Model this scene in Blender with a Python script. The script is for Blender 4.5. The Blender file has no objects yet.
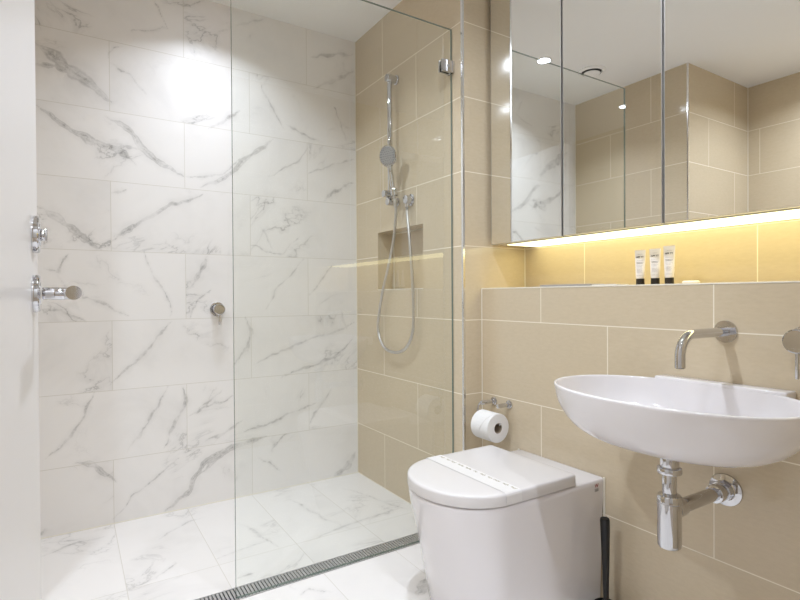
import bpy, bmesh, math, random
import numpy as np
from mathutils import Vector, Matrix
random.seed(4)
scn = bpy.context.scene
col = scn.collection

# ------------------------------------------------------------------ camera
cam_d = bpy.data.cameras.new('camera'); cam = bpy.data.objects.new('camera', cam_d); col.objects.link(cam)
cam_d.sensor_width = 36.0; cam_d.lens = 520.77 * 36.0 / 800.0; cam_d.clip_start = 0.01
RM = Matrix(((0.845025, 0.009387, -0.534644), (-0.534692, 0.003558, -0.845039), (-0.006030, 0.999950, 0.008025)))
cam.matrix_world = Matrix.Translation((0, 0, 0.97)) @ RM.to_4x4()
scn.camera = cam

# ------------------------------------------------------------------ world, exposure
w = bpy.data.worlds.new('world'); scn.world = w; w.use_nodes = True
w.node_tree.nodes['Background'].inputs[0].default_value = (1.0, 0.97, 0.93, 1)
w.node_tree.nodes['Background'].inputs[1].default_value = 0.3
scn.view_settings.view_transform = 'Standard'; scn.view_settings.look = 'None'
scn.view_settings.gamma = 1.0; scn.view_settings.use_curve_mapping = False
scn.view_settings.exposure = EXPOSURE = 0.33
scn.cycles.max_bounces = 14; scn.cycles.diffuse_bounces = 8; scn.cycles.glossy_bounces = 8
scn.cycles.transparent_max_bounces = 24; scn.cycles.sample_clamp_indirect = 6.0
scn.cycles.blur_glossy = 0.5

# light levels (watts / emission strengths), tuned here
DOWN_W = 4.6        # shower downlight
DOWN_W2 = 8.0       # dry area downlights
HALL_FILL_W = 18.0        # added fill light in the hallway, out of view
STRIP = 2.0         # LED strip under the mirror cabinet
COL_DOWN = (0.81, 0.89, 1.0)
COL_HALL_FILL = (0.84, 0.90, 1.0)
COL_STRIP = (1.0, 0.95, 0.56)

# ------------------------------------------------------------------ room dimensions (metres)
YB, XS, YG, YR = 2.5424, 1.3289, 1.695, 1.6248
XV1, XM, XV2, ZC = 1.4249, 1.462, 1.6723, 2.357
XO, XO2, YO = -0.215, -0.950, 1.719
ZL = 0.998           # top of the ledge
ZCAB = 1.177         # underside of the mirror cabinet

# ------------------------------------------------------------------ node helpers
class NT:
    def __init__(s, name):
        s.m = bpy.data.materials.new(name); s.m.use_nodes = True
        s.t = s.m.node_tree; s.n = s.t.nodes; s.b = s.n['Principled BSDF']
    def lk(s, a, b): s.t.links.new(a, b)
    def math(s, op, a, b=None, c=None, clamp=False):
        n = s.n.new('ShaderNodeMath'); n.operation = op; n.use_clamp = clamp
        for i, v in enumerate((a, b, c)):
            if v is None: continue
            if isinstance(v, (int, float)): n.inputs[i].default_value = v
            else: s.lk(v, n.inputs[i])
        return n.outputs[0]
    def mix(s, f, a, b):
        n = s.n.new('ShaderNodeMix'); n.data_type = 'RGBA'
        for sock, v in ((n.inputs[0], f), (n.inputs[6], a), (n.inputs[7], b)):
            if isinstance(v, (int, float)): sock.default_value = v
            elif isinstance(v, tuple): sock.default_value = (*v, 1)
            else: s.lk(v, sock)
        return n.outputs[2]
    def pos(s):
        g = s.n.new('ShaderNodeNewGeometry'); x = s.n.new('ShaderNodeSeparateXYZ'); s.lk(g.outputs['Position'], x.inputs[0])
        return x.outputs
    def xyz(s, a, b, c):
        n = s.n.new('ShaderNodeCombineXYZ')
        for i, v in enumerate((a, b, c)):
            if isinstance(v, (int, float)): n.inputs[i].default_value = v
            else: s.lk(v, n.inputs[i])
        return n.outputs[0]
    def noise(s, vec, scale, detail=4, rough=0.55, dist=0.0):
        n = s.n.new('ShaderNodeTexNoise'); s.lk(vec, n.inputs['Vector'])
        n.inputs['Scale'].default_value = scale; n.inputs['Detail'].default_value = detail
        n.inputs['Roughness'].default_value = rough; n.inputs['Distortion'].default_value = dist
        return n.outputs['Fac'] if 'Fac' in n.outputs else n.outputs[0]
    def ramp(s, v, lo, hi):      # 0..1 smoothstep
        n = s.n.new('ShaderNodeMapRange'); n.interpolation_type = 'SMOOTHSTEP'
        s.lk(v, n.inputs[0]); n.inputs[1].default_value = lo; n.inputs[2].default_value = hi
        return n.outputs[0]

def simple(name, rgb, rough=0.5, metal=0.0, coat=0.0, spec=None):
    k = NT(name); k.b.inputs['Base Color'].default_value = (*rgb, 1)
    k.b.inputs['Roughness'].default_value = rough; k.b.inputs['Metallic'].default_value = metal
    k.b.inputs['Coat Weight'].default_value = coat
    if spec is not None: k.b.inputs['Specular IOR Level'].default_value = spec
    return k.m

def soft_noise(name, rgb, rough, scale, amt, metal=0.0, coat=0.0):
    k = NT(name); p = k.pos(); v = k.xyz(p[0], p[1], p[2])
    n = k.noise(v, scale, 4)
    a = tuple(c * (1 - amt) for c in rgb); b = tuple(min(1, c * (1 + amt)) for c in rgb)
    k.lk(k.mix(n, a, b), k.b.inputs['Base Color'])
    k.b.inputs['Roughness'].default_value = rough; k.b.inputs['Metallic'].default_value = metal
    k.b.inputs['Coat Weight'].default_value = coat; k.b.inputs['Coat Roughness'].default_value = 0.03
    return k.m

def grid(k, ax_u, ax_v, u_even, u_odd, pw, v0, ph, g=0.0028, flip_row=None, umin=None):
    p = k.pos(); u = p[ax_u]; v = p[ax_v]
    r = k.math('DIVIDE', k.math('SUBTRACT', v, v0), ph); row = k.math('FLOOR', r)
    par = k.math('FLOORED_MODULO', row, 2.0)
    if flip_row is not None:
        hi = k.math('GREATER_THAN', row, flip_row - 0.5)
        par = k.math('ABSOLUTE', k.math('SUBTRACT', par, hi))
    u0 = k.math('ADD', u_even, k.math('MULTIPLY', par, u_odd - u_even))
    t = k.math('DIVIDE', k.math('SUBTRACT', u, u0), pw); cell = k.math('FLOOR', t)
    def edge(x, p_):
        f = k.math('FRACT', x); return k.math('MULTIPLY', k.math('MINIMUM', f, k.math('SUBTRACT', 1.0, f)), p_)
    eu = edge(t, pw)
    if umin is not None: eu = k.math('ADD', eu, k.math('LESS_THAN', u, umin))
    d = k.math('MINIMUM', eu, edge(r, ph))
    gm = k.math('SUBTRACT', 1.0, k.ramp(d, g * 0.35, g * 0.65))
    wn = k.n.new('ShaderNodeTexWhiteNoise'); wn.noise_dimensions = '3D'
    k.lk(k.xyz(cell, row, 3.7), wn.inputs['Vector'])
    return u, v, gm, wn.outputs['Value'], wn.outputs['Color']

def beige(name, ax_u, ax_v, u_even, u_odd, pw=0.597, v0=-0.025, ph=0.2985, flip_row=None, umin=None):
    k = NT(name)
    u, v, gm, rnd, rc = grid(k, ax_u, ax_v, u_even, u_odd, pw, v0, ph, 0.0030, flip_row, umin)
    vec = k.xyz(k.math('MULTIPLY', u, 1.0), k.math('MULTIPLY', v, 3.0), k.math('MULTIPLY', rnd, 9.0))
    fine = k.noise(vec, 42.0, 5, 0.7); big = k.noise(vec, 3.0, 3)
    c = k.mix(fine, (0.525, 0.435, 0.305), (0.655, 0.560, 0.415))
    c = k.mix(k.math('MULTIPLY', big, 0.22), c, (0.69, 0.585, 0.43))
    c = k.mix(k.math('MULTIPLY', rnd, 0.12), c, (0.515, 0.425, 0.30))
    c = k.mix(gm, c, (0.82, 0.76, 0.64))
    k.lk(c, k.b.inputs['Base Color'])
    k.lk(k.math('ADD', 0.11, k.math('MULTIPLY', gm, 0.5)), k.b.inputs['Roughness'])
    bp = k.n.new('ShaderNodeBump'); bp.inputs['Strength'].default_value = 0.06; bp.inputs['Distance'].default_value = 0.001
    k.lk(k.math('SUBTRACT', k.math('MULTIPLY', fine, 0.12), gm), bp.inputs['Height']); k.lk(bp.outputs[0], k.b.inputs['Normal'])
    return k.m

def marble(name, ax_u, ax_v, u_even, u_odd, pw, v0, ph, attr=True, rough=0.40, amount=1.0):
    k = NT(name)
    u, v, gm, rnd, rc = grid(k, ax_u, ax_v, u_even, u_odd, pw, v0, ph, 0.0024)
    su = k.math('ADD', u, k.math('MULTIPLY', rnd, 37.0)); sv = k.math('ADD', v, k.math('MULTIPLY', rnd, 91.0))
    vec = k.xyz(su, sv, 0.0); wv = k.xyz(u, v, 0.0)
    # veins that wander on their own, broken at each tile edge
    dg = k.xyz(k.math('ADD', su, k.math('MULTIPLY', sv, 0.9)), k.math('MULTIPLY', k.math('SUBTRACT', sv, k.math('MULTIPLY', su, 0.6)), 1.6), 0.0)
    n1 = k.noise(dg, 2.1, 7, 0.58, 0.7)
    a1 = k.math('ABSOLUTE', k.math('SUBTRACT', n1, 0.5))
    thin = k.math('SUBTRACT', 1.0, k.ramp(a1, 0.0, 0.012))
    halo = k.math('SUBTRACT', 1.0, k.ramp(a1, 0.0, 0.07))
    mk = k.ramp(k.noise(vec, 3.1, 2), 0.50, 0.68)
    bgv = k.math('MULTIPLY', k.math('ADD', k.math('MULTIPLY', thin, 0.40), k.math('MULTIPLY', halo, 0.16)), mk)
    bgv = k.math('MULTIPLY', bgv, amount)
    cloud = k.math('MULTIPLY', k.ramp(k.noise(vec, 2.3, 5, 0.6, 0.5), 0.45, 0.8), 0.13)
    tot = k.math('ADD', bgv, cloud)
    if attr:
        at = k.n.new('ShaderNodeAttribute'); at.attribute_name = 'vein'; d = at.outputs['Fac']
        aw = k.n.new('ShaderNodeAttribute'); aw.attribute_name = 'vein_width'; wd = aw.outputs['Fac']
        wob2 = k.math('SUBTRACT', k.noise(wv, 55.0, 5, 0.65, 0.6), 0.5)
        q = k.math('DIVIDE', k.math('MAXIMUM', k.math('ADD', d, k.math('MULTIPLY', wob2, 0.010)), 0.0), wd)
        body = k.math('SUBTRACT', 1.0, k.ramp(q, 0.25, 1.10))
        rim = k.math('MULTIPLY', k.ramp(q, 0.45, 0.8), k.math('SUBTRACT', 1.0, k.ramp(q, 0.8, 1.15)))
        rim = k.math('MULTIPLY', rim, k.ramp(wd, 0.006, 0.011))
        hal = k.math('SUBTRACT', 1.0, k.ramp(q, 0.0, 4.0))
        tex = k.ramp(k.noise(wv, 42.0, 6, 0.7, 1.2), 0.32, 0.70)
        mk2 = k.ramp(k.noise(wv, 11.0, 3), 0.34, 0.62)
        s = k.math('ADD', k.math('MULTIPLY', body, k.math('ADD', 0.12, k.math('MULTIPLY', tex, 0.36))), k.math('MULTIPLY', rim, 0.26))
        core = k.math('SUBTRACT', 1.0, k.ramp(k.math('ADD', q, k.math('MULTIPLY', wob2, 1.1)), 0.02, 0.22))
        s = k.math('ADD', s, k.math('MULTIPLY', k.math('MULTIPLY', core, k.ramp(wd, 0.0055, 0.010)), 0.20))
        s = k.math('ADD', s, k.math('MULTIPLY', hal, 0.11))
        s = k.math('MULTIPLY', s, k.math('ADD', 0.30, k.math('MULTIPLY', mk2, 0.70)))
        tot = k.math('ADD', tot, s)
    tot = k.math('MINIMUM', tot, 0.85)
    c = k.mix(tot, (0.81, 0.785, 0.77), (0.19, 0.18, 0.17))
    c = k.mix(k.math('MULTIPLY', gm, 0.75), c, (0.60, 0.57, 0.51))
    k.lk(c, k.b.inputs['Base Color'])
    k.lk(k.math('ADD', rough, k.math('MULTIPLY', gm, 0.4)), k.b.inputs['Roughness'])
    return k.m

M = {}
M['marble_wall'] = marble('marble_wall_tile', 0, 2, 0.149, 0.447, 0.597, -0.025, 0.2985)
M['marble_floor'] = marble('marble_floor_tile', 0, 1, 0.149, 0.149, 0.2955, 0.145, 0.598, True, 0.28, 0.6)
M['beige_s'] = beige('beige_shower_tile', 1, 2, 2.252, 1.954, flip_row=4, umin=1.70)
M['beige_v1'] = beige('beige_vanity_tile', 1, 2, 1.034, 1.308, 0.594)
M['beige_v2'] = beige('beige_vanity_upper_tile', 1, 2, 1.016, 1.314)
M['beige_r'] = beige('beige_return_tile', 0, 2, 0.2, 0.2, 0.9)
M['beige_o'] = beige('beige_left_tile', 1, 2, 2.25, 1.955)
M['beige_or'] = beige('beige_left_return_tile', 0, 2, -0.45, -0.77)
M['beige_o2'] = beige('beige_recess_tile', 1, 2, 1.05, 1.40)
M['beige_top'] = beige('beige_ledge_top_tile', 1, 0, 1.016, 1.314, 0.597, -0.4, 0.9)
M['plaster'] = soft_noise('white_ceiling_paint', (0.88, 0.875, 0.87), 0.6, 3.0, 0.01)
M['hallpaint'] = soft_noise('hall_paint', (0.78, 0.77, 0.75), 0.6, 3.0, 0.01)
M['door'] = soft_noise('white_door_enamel', (0.72, 0.69, 0.67), 0.28, 2.0, 0.01)
M['ceramic'] = soft_noise('white_glazed_ceramic', (0.76, 0.735, 0.75), 0.12, 2.0, 0.01, coat=0.5)
M['lid'] = soft_noise('white_lid_plastic', (0.68, 0.655, 0.65), 0.22, 2.0, 0.01)
M['chrome'] = soft_noise('polished_chrome', (0.62, 0.62, 0.64), 0.05, 5.0, 0.02, metal=1.0)
M['brushed'] = soft_noise('satin_steel', (0.62, 0.61, 0.60), 0.28, 40.0, 0.08, metal=1.0)
M['trim'] = soft_noise('polished_trim', (0.80, 0.80, 0.80), 0.16, 20.0, 0.03, metal=1.0)
M['mirror'] = simple('mirror_silver', (0.91, 0.92, 0.915), 0.0, 1.0)
M['alu'] = soft_noise('aluminium_edge', (0.70, 0.70, 0.71), 0.30, 30.0, 0.04, metal=1.0)
M['carcass'] = soft_noise('cabinet_carcass', (0.60, 0.57, 0.52), 0.4, 10.0, 0.03)
M['black'] = soft_noise('black_plastic', (0.008, 0.008, 0.009), 0.45, 10.0, 0.1)
M['sealant'] = soft_noise('white_sealant', (0.80, 0.76, 0.66), 0.5, 10.0, 0.02)
M['paper'] = soft_noise('toilet_tissue', (0.78, 0.77, 0.76), 0.95, 60.0, 0.03)
M['card'] = soft_noise('cardboard_core', (0.36, 0.29, 0.21), 0.9, 60.0, 0.08)
M['band'] = soft_noise('paper_band', (0.71, 0.69, 0.68), 0.6, 60.0, 0.01)
M['ink'] = simple('faded_ink', (0.42, 0.37, 0.26), 0.6)
M['inkdark'] = simple('black_ink', (0.02, 0.02, 0.02), 0.6)
M['red'] = simple('red_print', (0.30, 0.02, 0.02), 0.6)
M['tube'] = soft_noise('white_tube_plastic', (0.84, 0.80, 0.77), 0.45, 30.0, 0.02)
M['cap'] = simple('black_cap', (0.015, 0.012, 0.01), 0.3)
M['soap'] = soft_noise('soap_wrap', (0.85, 0.80, 0.72), 0.5, 30.0, 0.02)
M['channel'] = simple('channel_steel', (0.16, 0.16, 0.16), 0.5)
M['dark'] = simple('dark_gap', (0.05, 0.05, 0.05), 0.5)
M['grate'] = soft_noise('grate_steel', (0.50, 0.50, 0.50), 0.42, 60.0, 0.08, metal=0.7)
M['tray'] = soft_noise('grey_card', (0.36, 0.34, 0.33), 0.35, 20.0, 0.05)

def emit(name, rgb, s):
    k = NT(name); k.b.inputs['Base Color'].default_value = (*rgb, 1)
    k.b.inputs['Emission Color'].default_value = (*rgb, 1); k.b.inputs['Emission Strength'].default_value = s
    return k.m
M['lamp'] = emit('downlight_diffuser', COL_DOWN, 25.0)
M['hallfill'] = emit('hall_fill_diffuser', COL_HALL_FILL, 12.0)
M['under'] = soft_noise('white_underside', (0.82, 0.80, 0.76), 0.5, 10.0, 0.01)
M['strip'] = emit('led_diffuser', COL_STRIP, STRIP)

def glass_mat():
    k = NT('clear_glass_face'); n = k.n; n.remove(k.b); out = n['Material Output']
    tr = n.new('ShaderNodeBsdfTransparent'); tr.inputs[0].default_value = (0.972, 0.984, 0.975, 1)
    gl = n.new('ShaderNodeBsdfGlossy'); gl.inputs['Roughness'].default_value = 0.0
    gl.inputs['Color'].default_value = (1, 1, 1, 1)
    fr = n.new('ShaderNodeFresnel'); fr.inputs[0].default_value = 1.52
    ge = n.new('ShaderNodeNewGeometry')
    f = k.math('MULTIPLY', k.math('MULTIPLY', fr.outputs[0], 1.75), k.math('SUBTRACT', 1.0, ge.outputs['Backfacing']), clamp=True)
    mx = n.new('ShaderNodeMixShader'); k.lk(f, mx.inputs[0]); k.lk(tr.outputs[0], mx.inputs[1]); k.lk(gl.outputs[0], mx.inputs[2])
    k.lk(mx.outputs[0], out.inputs[0])
    return k.m
M['glass'] = glass_mat()
M['glass_edge'] = simple('glass_cut_edge', (0.13, 0.17, 0.145), 0.12)

# ------------------------------------------------------------------ mesh helpers
def new(name, bm, mats, parent=None, smooth=False, angle=35, loc=None):
    me = bpy.data.meshes.new(name); bmesh.ops.recalc_face_normals(bm, faces=bm.faces[:]) if smooth != 'keep' else None
    if loc is not None:
        bmesh.ops.translate(bm, verts=bm.verts[:], vec=-Vector(loc))
    bm.to_mesh(me); bm.free()
    for m in (mats if isinstance(mats, (list, tuple)) else [mats]): me.materials.append(m)
    if smooth:
        for p in me.polygons: p.use_smooth = True
        me.set_sharp_from_angle(angle=math.radians(angle))
    o = bpy.data.objects.new(name, me); col.objects.link(o)
    if loc is not None: o.location = loc
    if parent is not None:
        o.parent = parent
        pw = parent.matrix_world if False else world_of(parent)
        if loc is None: o.matrix_parent_inverse = pw.inverted()
        else: o.matrix_parent_inverse = pw.inverted()
    return o
def world_of(o):
    m = Matrix.Translation(o.location) @ o.rotation_euler.to_matrix().to_4x4()
    if o.parent: return world_of(o.parent) @ o.matrix_parent_inverse @ m
    return m
def thing(name, label, cat, loc, group=None):
    o = bpy.data.objects.new(name, None); col.objects.link(o); o.empty_display_size = 0.05
    o.location = loc; o['label'] = label; o['category'] = cat
    if group: o['group'] = group
    return o
def tag(o, label, cat, group=None):
    o['label'] = label; o['category'] = cat
    if group: o['group'] = group
    return o
def struct(o): o['kind'] = 'structure'; return o

def box(bm, a, b, bev=0.0, seg=2, mi=0):
    r = bmesh.ops.create_cube(bm, size=1.0); vs = r['verts']
    a, b = Vector(a), Vector(b); c = (a + b) / 2; s = b - a
    for v in vs: v.co = Vector((v.co.x * s.x, v.co.y * s.y, v.co.z * s.z)) + c
    fs = list({f for v in vs for f in v.link_faces})
    for f in fs: f.material_index = mi
    if bev > 0:
        es = list({e for v in vs for e in v.link_edges})
        bmesh.ops.bevel(bm, geom=es, offset=bev, segments=seg, profile=0.5, affect='EDGES')
    return bm
def BM(): return bmesh.new()
def boxes(*bs, bev=0.0):
    bm = BM()
    for a, b in bs: box(bm, a, b, bev)
    return bm
def frame_from(d):
    d = Vector(d).normalized(); h = Vector((0, 0, 1)) if abs(d.z) < 0.9 else Vector((1, 0, 0))
    x = h.cross(d).normalized(); y = d.cross(x); return x, y, d
def lathe(bm, org, axis, prof, n=40, sx=1.0, sy=1.0, mi=0):
    """prof: list of (radius, height along axis). closes ends when r==0."""
    x, y, d = frame_from(axis); org = Vector(org); rings = []
    for r, h in prof:
        if r <= 1e-6: rings.append([bm.verts.new(org + d * h)])
        else: rings.append([bm.verts.new(org + d * h + x * (math.cos(2 * math.pi * i / n) * r * sx) + y * (math.sin(2 * math.pi * i / n) * r * sy)) for i in range(n)])
    for A, B in zip(rings, rings[1:]):
        for i in range(n):
            j = (i + 1) % n
            if len(A) == 1 and len(B) == 1: continue
            if len(A) == 1: f = bm.faces.new((A[0], B[j], B[i]))
            elif len(B) == 1: f = bm.faces.new((A[i], A[j], B[0]))
            else: f = bm.faces.new((A[i], A[j], B[j], B[i]))
            f.material_index = mi
    return bm
def cyl(bm, a, b, r, bev=0.001, n=32, r2=None, mi=0):
    a, b = Vector(a), Vector(b); L = (b - a).length; r2 = r if r2 is None else r2
    bev = min(bev, r * 0.5, L * 0.4)
    return lathe(bm, a, b - a, [(0, 0), (r - bev, 0), (r - bev * .3, bev * .3), (r, bev), (r2, L - bev), (r2 - bev * .3, L - bev * .3), (r2 - bev, L), (0, L)], n, mi=mi)
def sweep(bm, pts, r, n=12, smooth=0, caps=True):
    P = [Vector(p) for p in pts]
    for _ in range(smooth):                                   # Chaikin
        Q = [P[0]]
        for a, b in zip(P, P[1:]): Q += [a * .75 + b * .25, a * .25 + b * .75]
        Q.append(P[-1]); P = Q
    rs = r if isinstance(r, (list, tuple)) else [r] * len(P)
    t0 = (P[1] - P[0]).normalized(); x, y, _ = frame_from(t0); rings = []
    for i, p in enumerate(P):
        t = ((P[i + 1] if i + 1 < len(P) else P[i]) - (P[i - 1] if i else P[i])).normalized()
        x = (x - t * x.dot(t)).normalized(); y = t.cross(x)
        rings.append([bm.verts.new(p + x * math.cos(2 * math.pi * k / n) * rs[i] + y * math.sin(2 * math.pi * k / n) * rs[i]) for k in range(n)])
    for A, B in zip(rings, rings[1:]):
        for i in range(n): bm.faces.new((A[i], A[(i + 1) % n], B[(i + 1) % n], B[i]))
    if caps: bm.faces.new(rings[0][::-1]); bm.faces.new(rings[-1])
    return bm
def loft(bm, rings, close_a=True, close_b=True):
    R = [[bm.verts.new(p) for p in r] for r in rings]
    for A, B in zip(R, R[1:]):
        m = len(A)
        for i in range(m): bm.faces.new((A[i], A[(i + 1) % m], B[(i + 1) % m], B[i]))
    if close_a: bm.faces.new(R[0][::-1])
    if close_b: bm.faces.new(R[-1])
    return R

def text_mesh(name, s, size, mat, parent, origin, right, up, extrude=0.0002, bold=0.0):
    cu = bpy.data.curves.new(name + '_c', 'FONT'); cu.body = s; cu.size = size; cu.extrude = extrude; cu.offset = bold
    cu.align_x = 'CENTER'; cu.align_y = 'CENTER'; cu.resolution_u = 2
    to = bpy.data.objects.new(name + '_t', cu); col.objects.link(to)
    dg = bpy.context.evaluated_depsgraph_get(); dg.update()
    me = bpy.data.meshes.new_from_object(to.evaluated_get(dg)); bpy.data.objects.remove(to)
    R, U = Vector(right).normalized(), Vector(up).normalized(); N = R.cross(U)
    mt = Matrix((R, U, N)).transposed().to_4x4(); mt.translation = Vector(origin); me.transform(mt)
    me.materials.clear(); me.materials.append(mat); me.name = name
    o = bpy.data.objects.new(name, me); col.objects.link(o); o.parent = parent; o.matrix_parent_inverse = world_of(parent).inverted()
    return o
WALL_VEINS = [(0.0472, [(-0.107, 1.994), (-0.027, 1.941), (0.056, 1.874), (0.147, 1.816)]), (0.0189, [(-0.108, 1.898), (-0.027, 1.908), (0.014, 1.889)]), (0.0283, [(-0.109, 1.754), (-0.029, 1.696), (0.033, 1.653), (0.108, 1.619), (0.167, 1.594), (0.243, 1.535)]), (0.033, [(0.124, 1.749), (0.221, 1.688), (0.268, 1.617), (0.377, 1.565), (0.44, 1.519)]), (0.0189, [(0.152, 1.6), (0.268, 1.608)]), (0.0071, [(0.163, 1.96), (0.224, 1.922), (0.286, 1.87)]), (0.0094, [(0.156, 1.984), (0.167, 2.025), (0.202, 2.051)]), (0.0071, [(0.338, 2.293), (0.358, 2.233), (0.395, 2.171)]), (0.0071, [(0.237, 2.129), (0.395, 2.171)]), (0.0094, [(0.446, 2.303), (0.552, 2.348)]), (0.0118, [(0.578, 2.21), (0.638, 2.24)]), (0.0165, [(0.569, 1.773), (0.7, 1.867)]), (0.0118, [(0.452, 1.52), (0.531, 1.543), (0.613, 1.572), (0.698, 1.636)]), (0.0283, [(0.513, 1.49), (0.655, 1.573), (0.863, 1.753)]), (0.0142, [(0.83, 2.025), (0.849, 1.925), (0.921, 1.832)]), (0.0142, [(0.937, 1.855), (1.033, 1.815), (1.122, 1.782)]), (0.0085, [(0.846, 1.561), (0.994, 1.686), (1.049, 1.745)]), (0.0113, [(1.048, 1.61), (1.191, 1.665), (1.316, 1.708)]), (0.0189, [(1.126, 1.472), (1.316, 1.594)]), (0.0189, [(1.053, 2.217), (1.178, 2.257), (1.321, 2.292)]), (0.0189, [(1.074, 2.061), (1.194, 2.129), (1.32, 2.194)]), (0.0075, [(1.205, 1.976), (1.234, 1.907), (1.263, 1.804)]), (0.0142, [(0.68, 2.271), (0.817, 2.342)]), (0.0283, [(-0.11, 1.331), (-0.033, 1.292), (0.029, 1.255), (0.082, 1.2), (0.126, 1.172)]), (0.0212, [(0.148, 1.186), (0.183, 1.231), (0.229, 1.286), (0.325, 1.345), (0.426, 1.408), (0.531, 1.46)]), (0.0094, [(0.151, 1.421), (0.208, 1.448)]), (0.0142, [(-0.007, 1.159), (-0.035, 1.084), (-0.086, 1.095)]), (0.0142, [(-0.045, 1.084), (-0.036, 1.035), (0.027, 0.986), (0.102, 0.96), (0.226, 0.889)]), (0.0142, [(-0.087, 0.913), (-0.037, 0.925), (0.047, 0.881)]), (0.0104, [(0.276, 1.165), (0.315, 1.065), (0.359, 0.985), (0.383, 0.89)]), (0.0189, [(0.448, 1.012), (0.501, 1.081), (0.555, 1.162)]), (0.0094, [(0.473, 0.873), (0.487, 0.956), (0.554, 0.993)]), (0.0132, [(0.396, 0.862), (0.308, 0.745), (0.247, 0.678), (0.154, 0.582)]), (0.0132, [(0.087, 0.555), (0.014, 0.446), (-0.096, 0.316)]), (0.0118, [(0.368, 0.579), (0.334, 0.492), (0.205, 0.307)]), (0.0189, [(0.427, 0.573), (0.443, 0.498), (0.383, 0.378), (0.349, 0.293)]), (0.0132, [(0.451, 0.423), (0.576, 0.474), (0.67, 0.502)]), (0.0189, [(0.539, 0.29), (0.612, 0.326), (0.688, 0.374)]), (0.0236, [(-0.001, 0.283), (0.07, 0.279), (0.15, 0.187)]), (0.0094, [(0.398, 0.23), (0.234, 0.118), (0.156, 0.013)]), (0.0283, [(0.346, 0.005), (0.431, 0.077), (0.52, 0.19), (0.658, 0.252)]), (0.0071, [(0.794, 1.324), (0.853, 1.223)]), (0.0071, [(0.748, 1.218), (0.915, 1.19), (1.002, 1.281)]), (0.0094, [(0.82, 0.899), (0.893, 1.028), (1.039, 1.164)]), (0.0118, [(1.054, 0.982), (1.204, 1.153)]), (0.0142, [(0.748, 0.635), (0.927, 0.698), (1.225, 0.788), (1.316, 0.828)]), (0.0165, [(0.889, 0.549), (1.183, 0.64), (1.309, 0.741)]), (0.0189, [(1.226, 0.879), (1.255, 0.787)]), (0.0189, [(0.716, 0.867), (0.75, 0.787), (0.715, 0.701), (0.666, 0.637)]), (0.0142, [(0.663, 0.304), (0.836, 0.349), (1.078, 0.406)]), (0.0283, [(0.502, 0.147), (0.663, 0.237), (0.815, 0.287)]), (0.0165, [(1.038, 0.301), (1.117, 0.401), (1.17, 0.47)]), (0.0085, [(0.784, 0.182), (0.886, 0.099)]), (0.0283, [(1.189, 0.006), (1.261, 0.052), (1.323, 0.124)]), (0.0142, [(0.504, 0.454), (0.614, 0.527)])]
FLOOR_VEINS = [(0.016, [(-0.1, 2.371), (-0.03, 2.4), (0.106, 2.431)]), (0.012, [(-0.104, 2.476), (0.023, 2.434)]), (0.012, [(0.152, 1.938), (0.25, 1.947), (0.315, 2.032)]), (0.016, [(0.582, 2.242), (0.692, 1.949)]), (0.012, [(0.872, 2.406), (0.906, 2.102), (0.979, 1.949)]), (0.012, [(1.143, 2.384), (1.284, 1.956)]), (0.012, [(0.79, 1.945), (0.981, 1.982), (1.321, 2.012)]), (0.016, [(0.475, 1.824), (0.553, 1.828)]), (0.012, [(0.603, 1.605), (0.648, 1.624), (0.716, 1.552)]), (0.036, [(0.937, 1.389), (1.014, 1.459)]), (0.012, [(0.457, 1.974), (0.577, 2.005), (0.68, 2.017)]), (0.01, [(0.296, 2.287), (0.43, 2.4), (0.534, 2.394)])]
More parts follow.
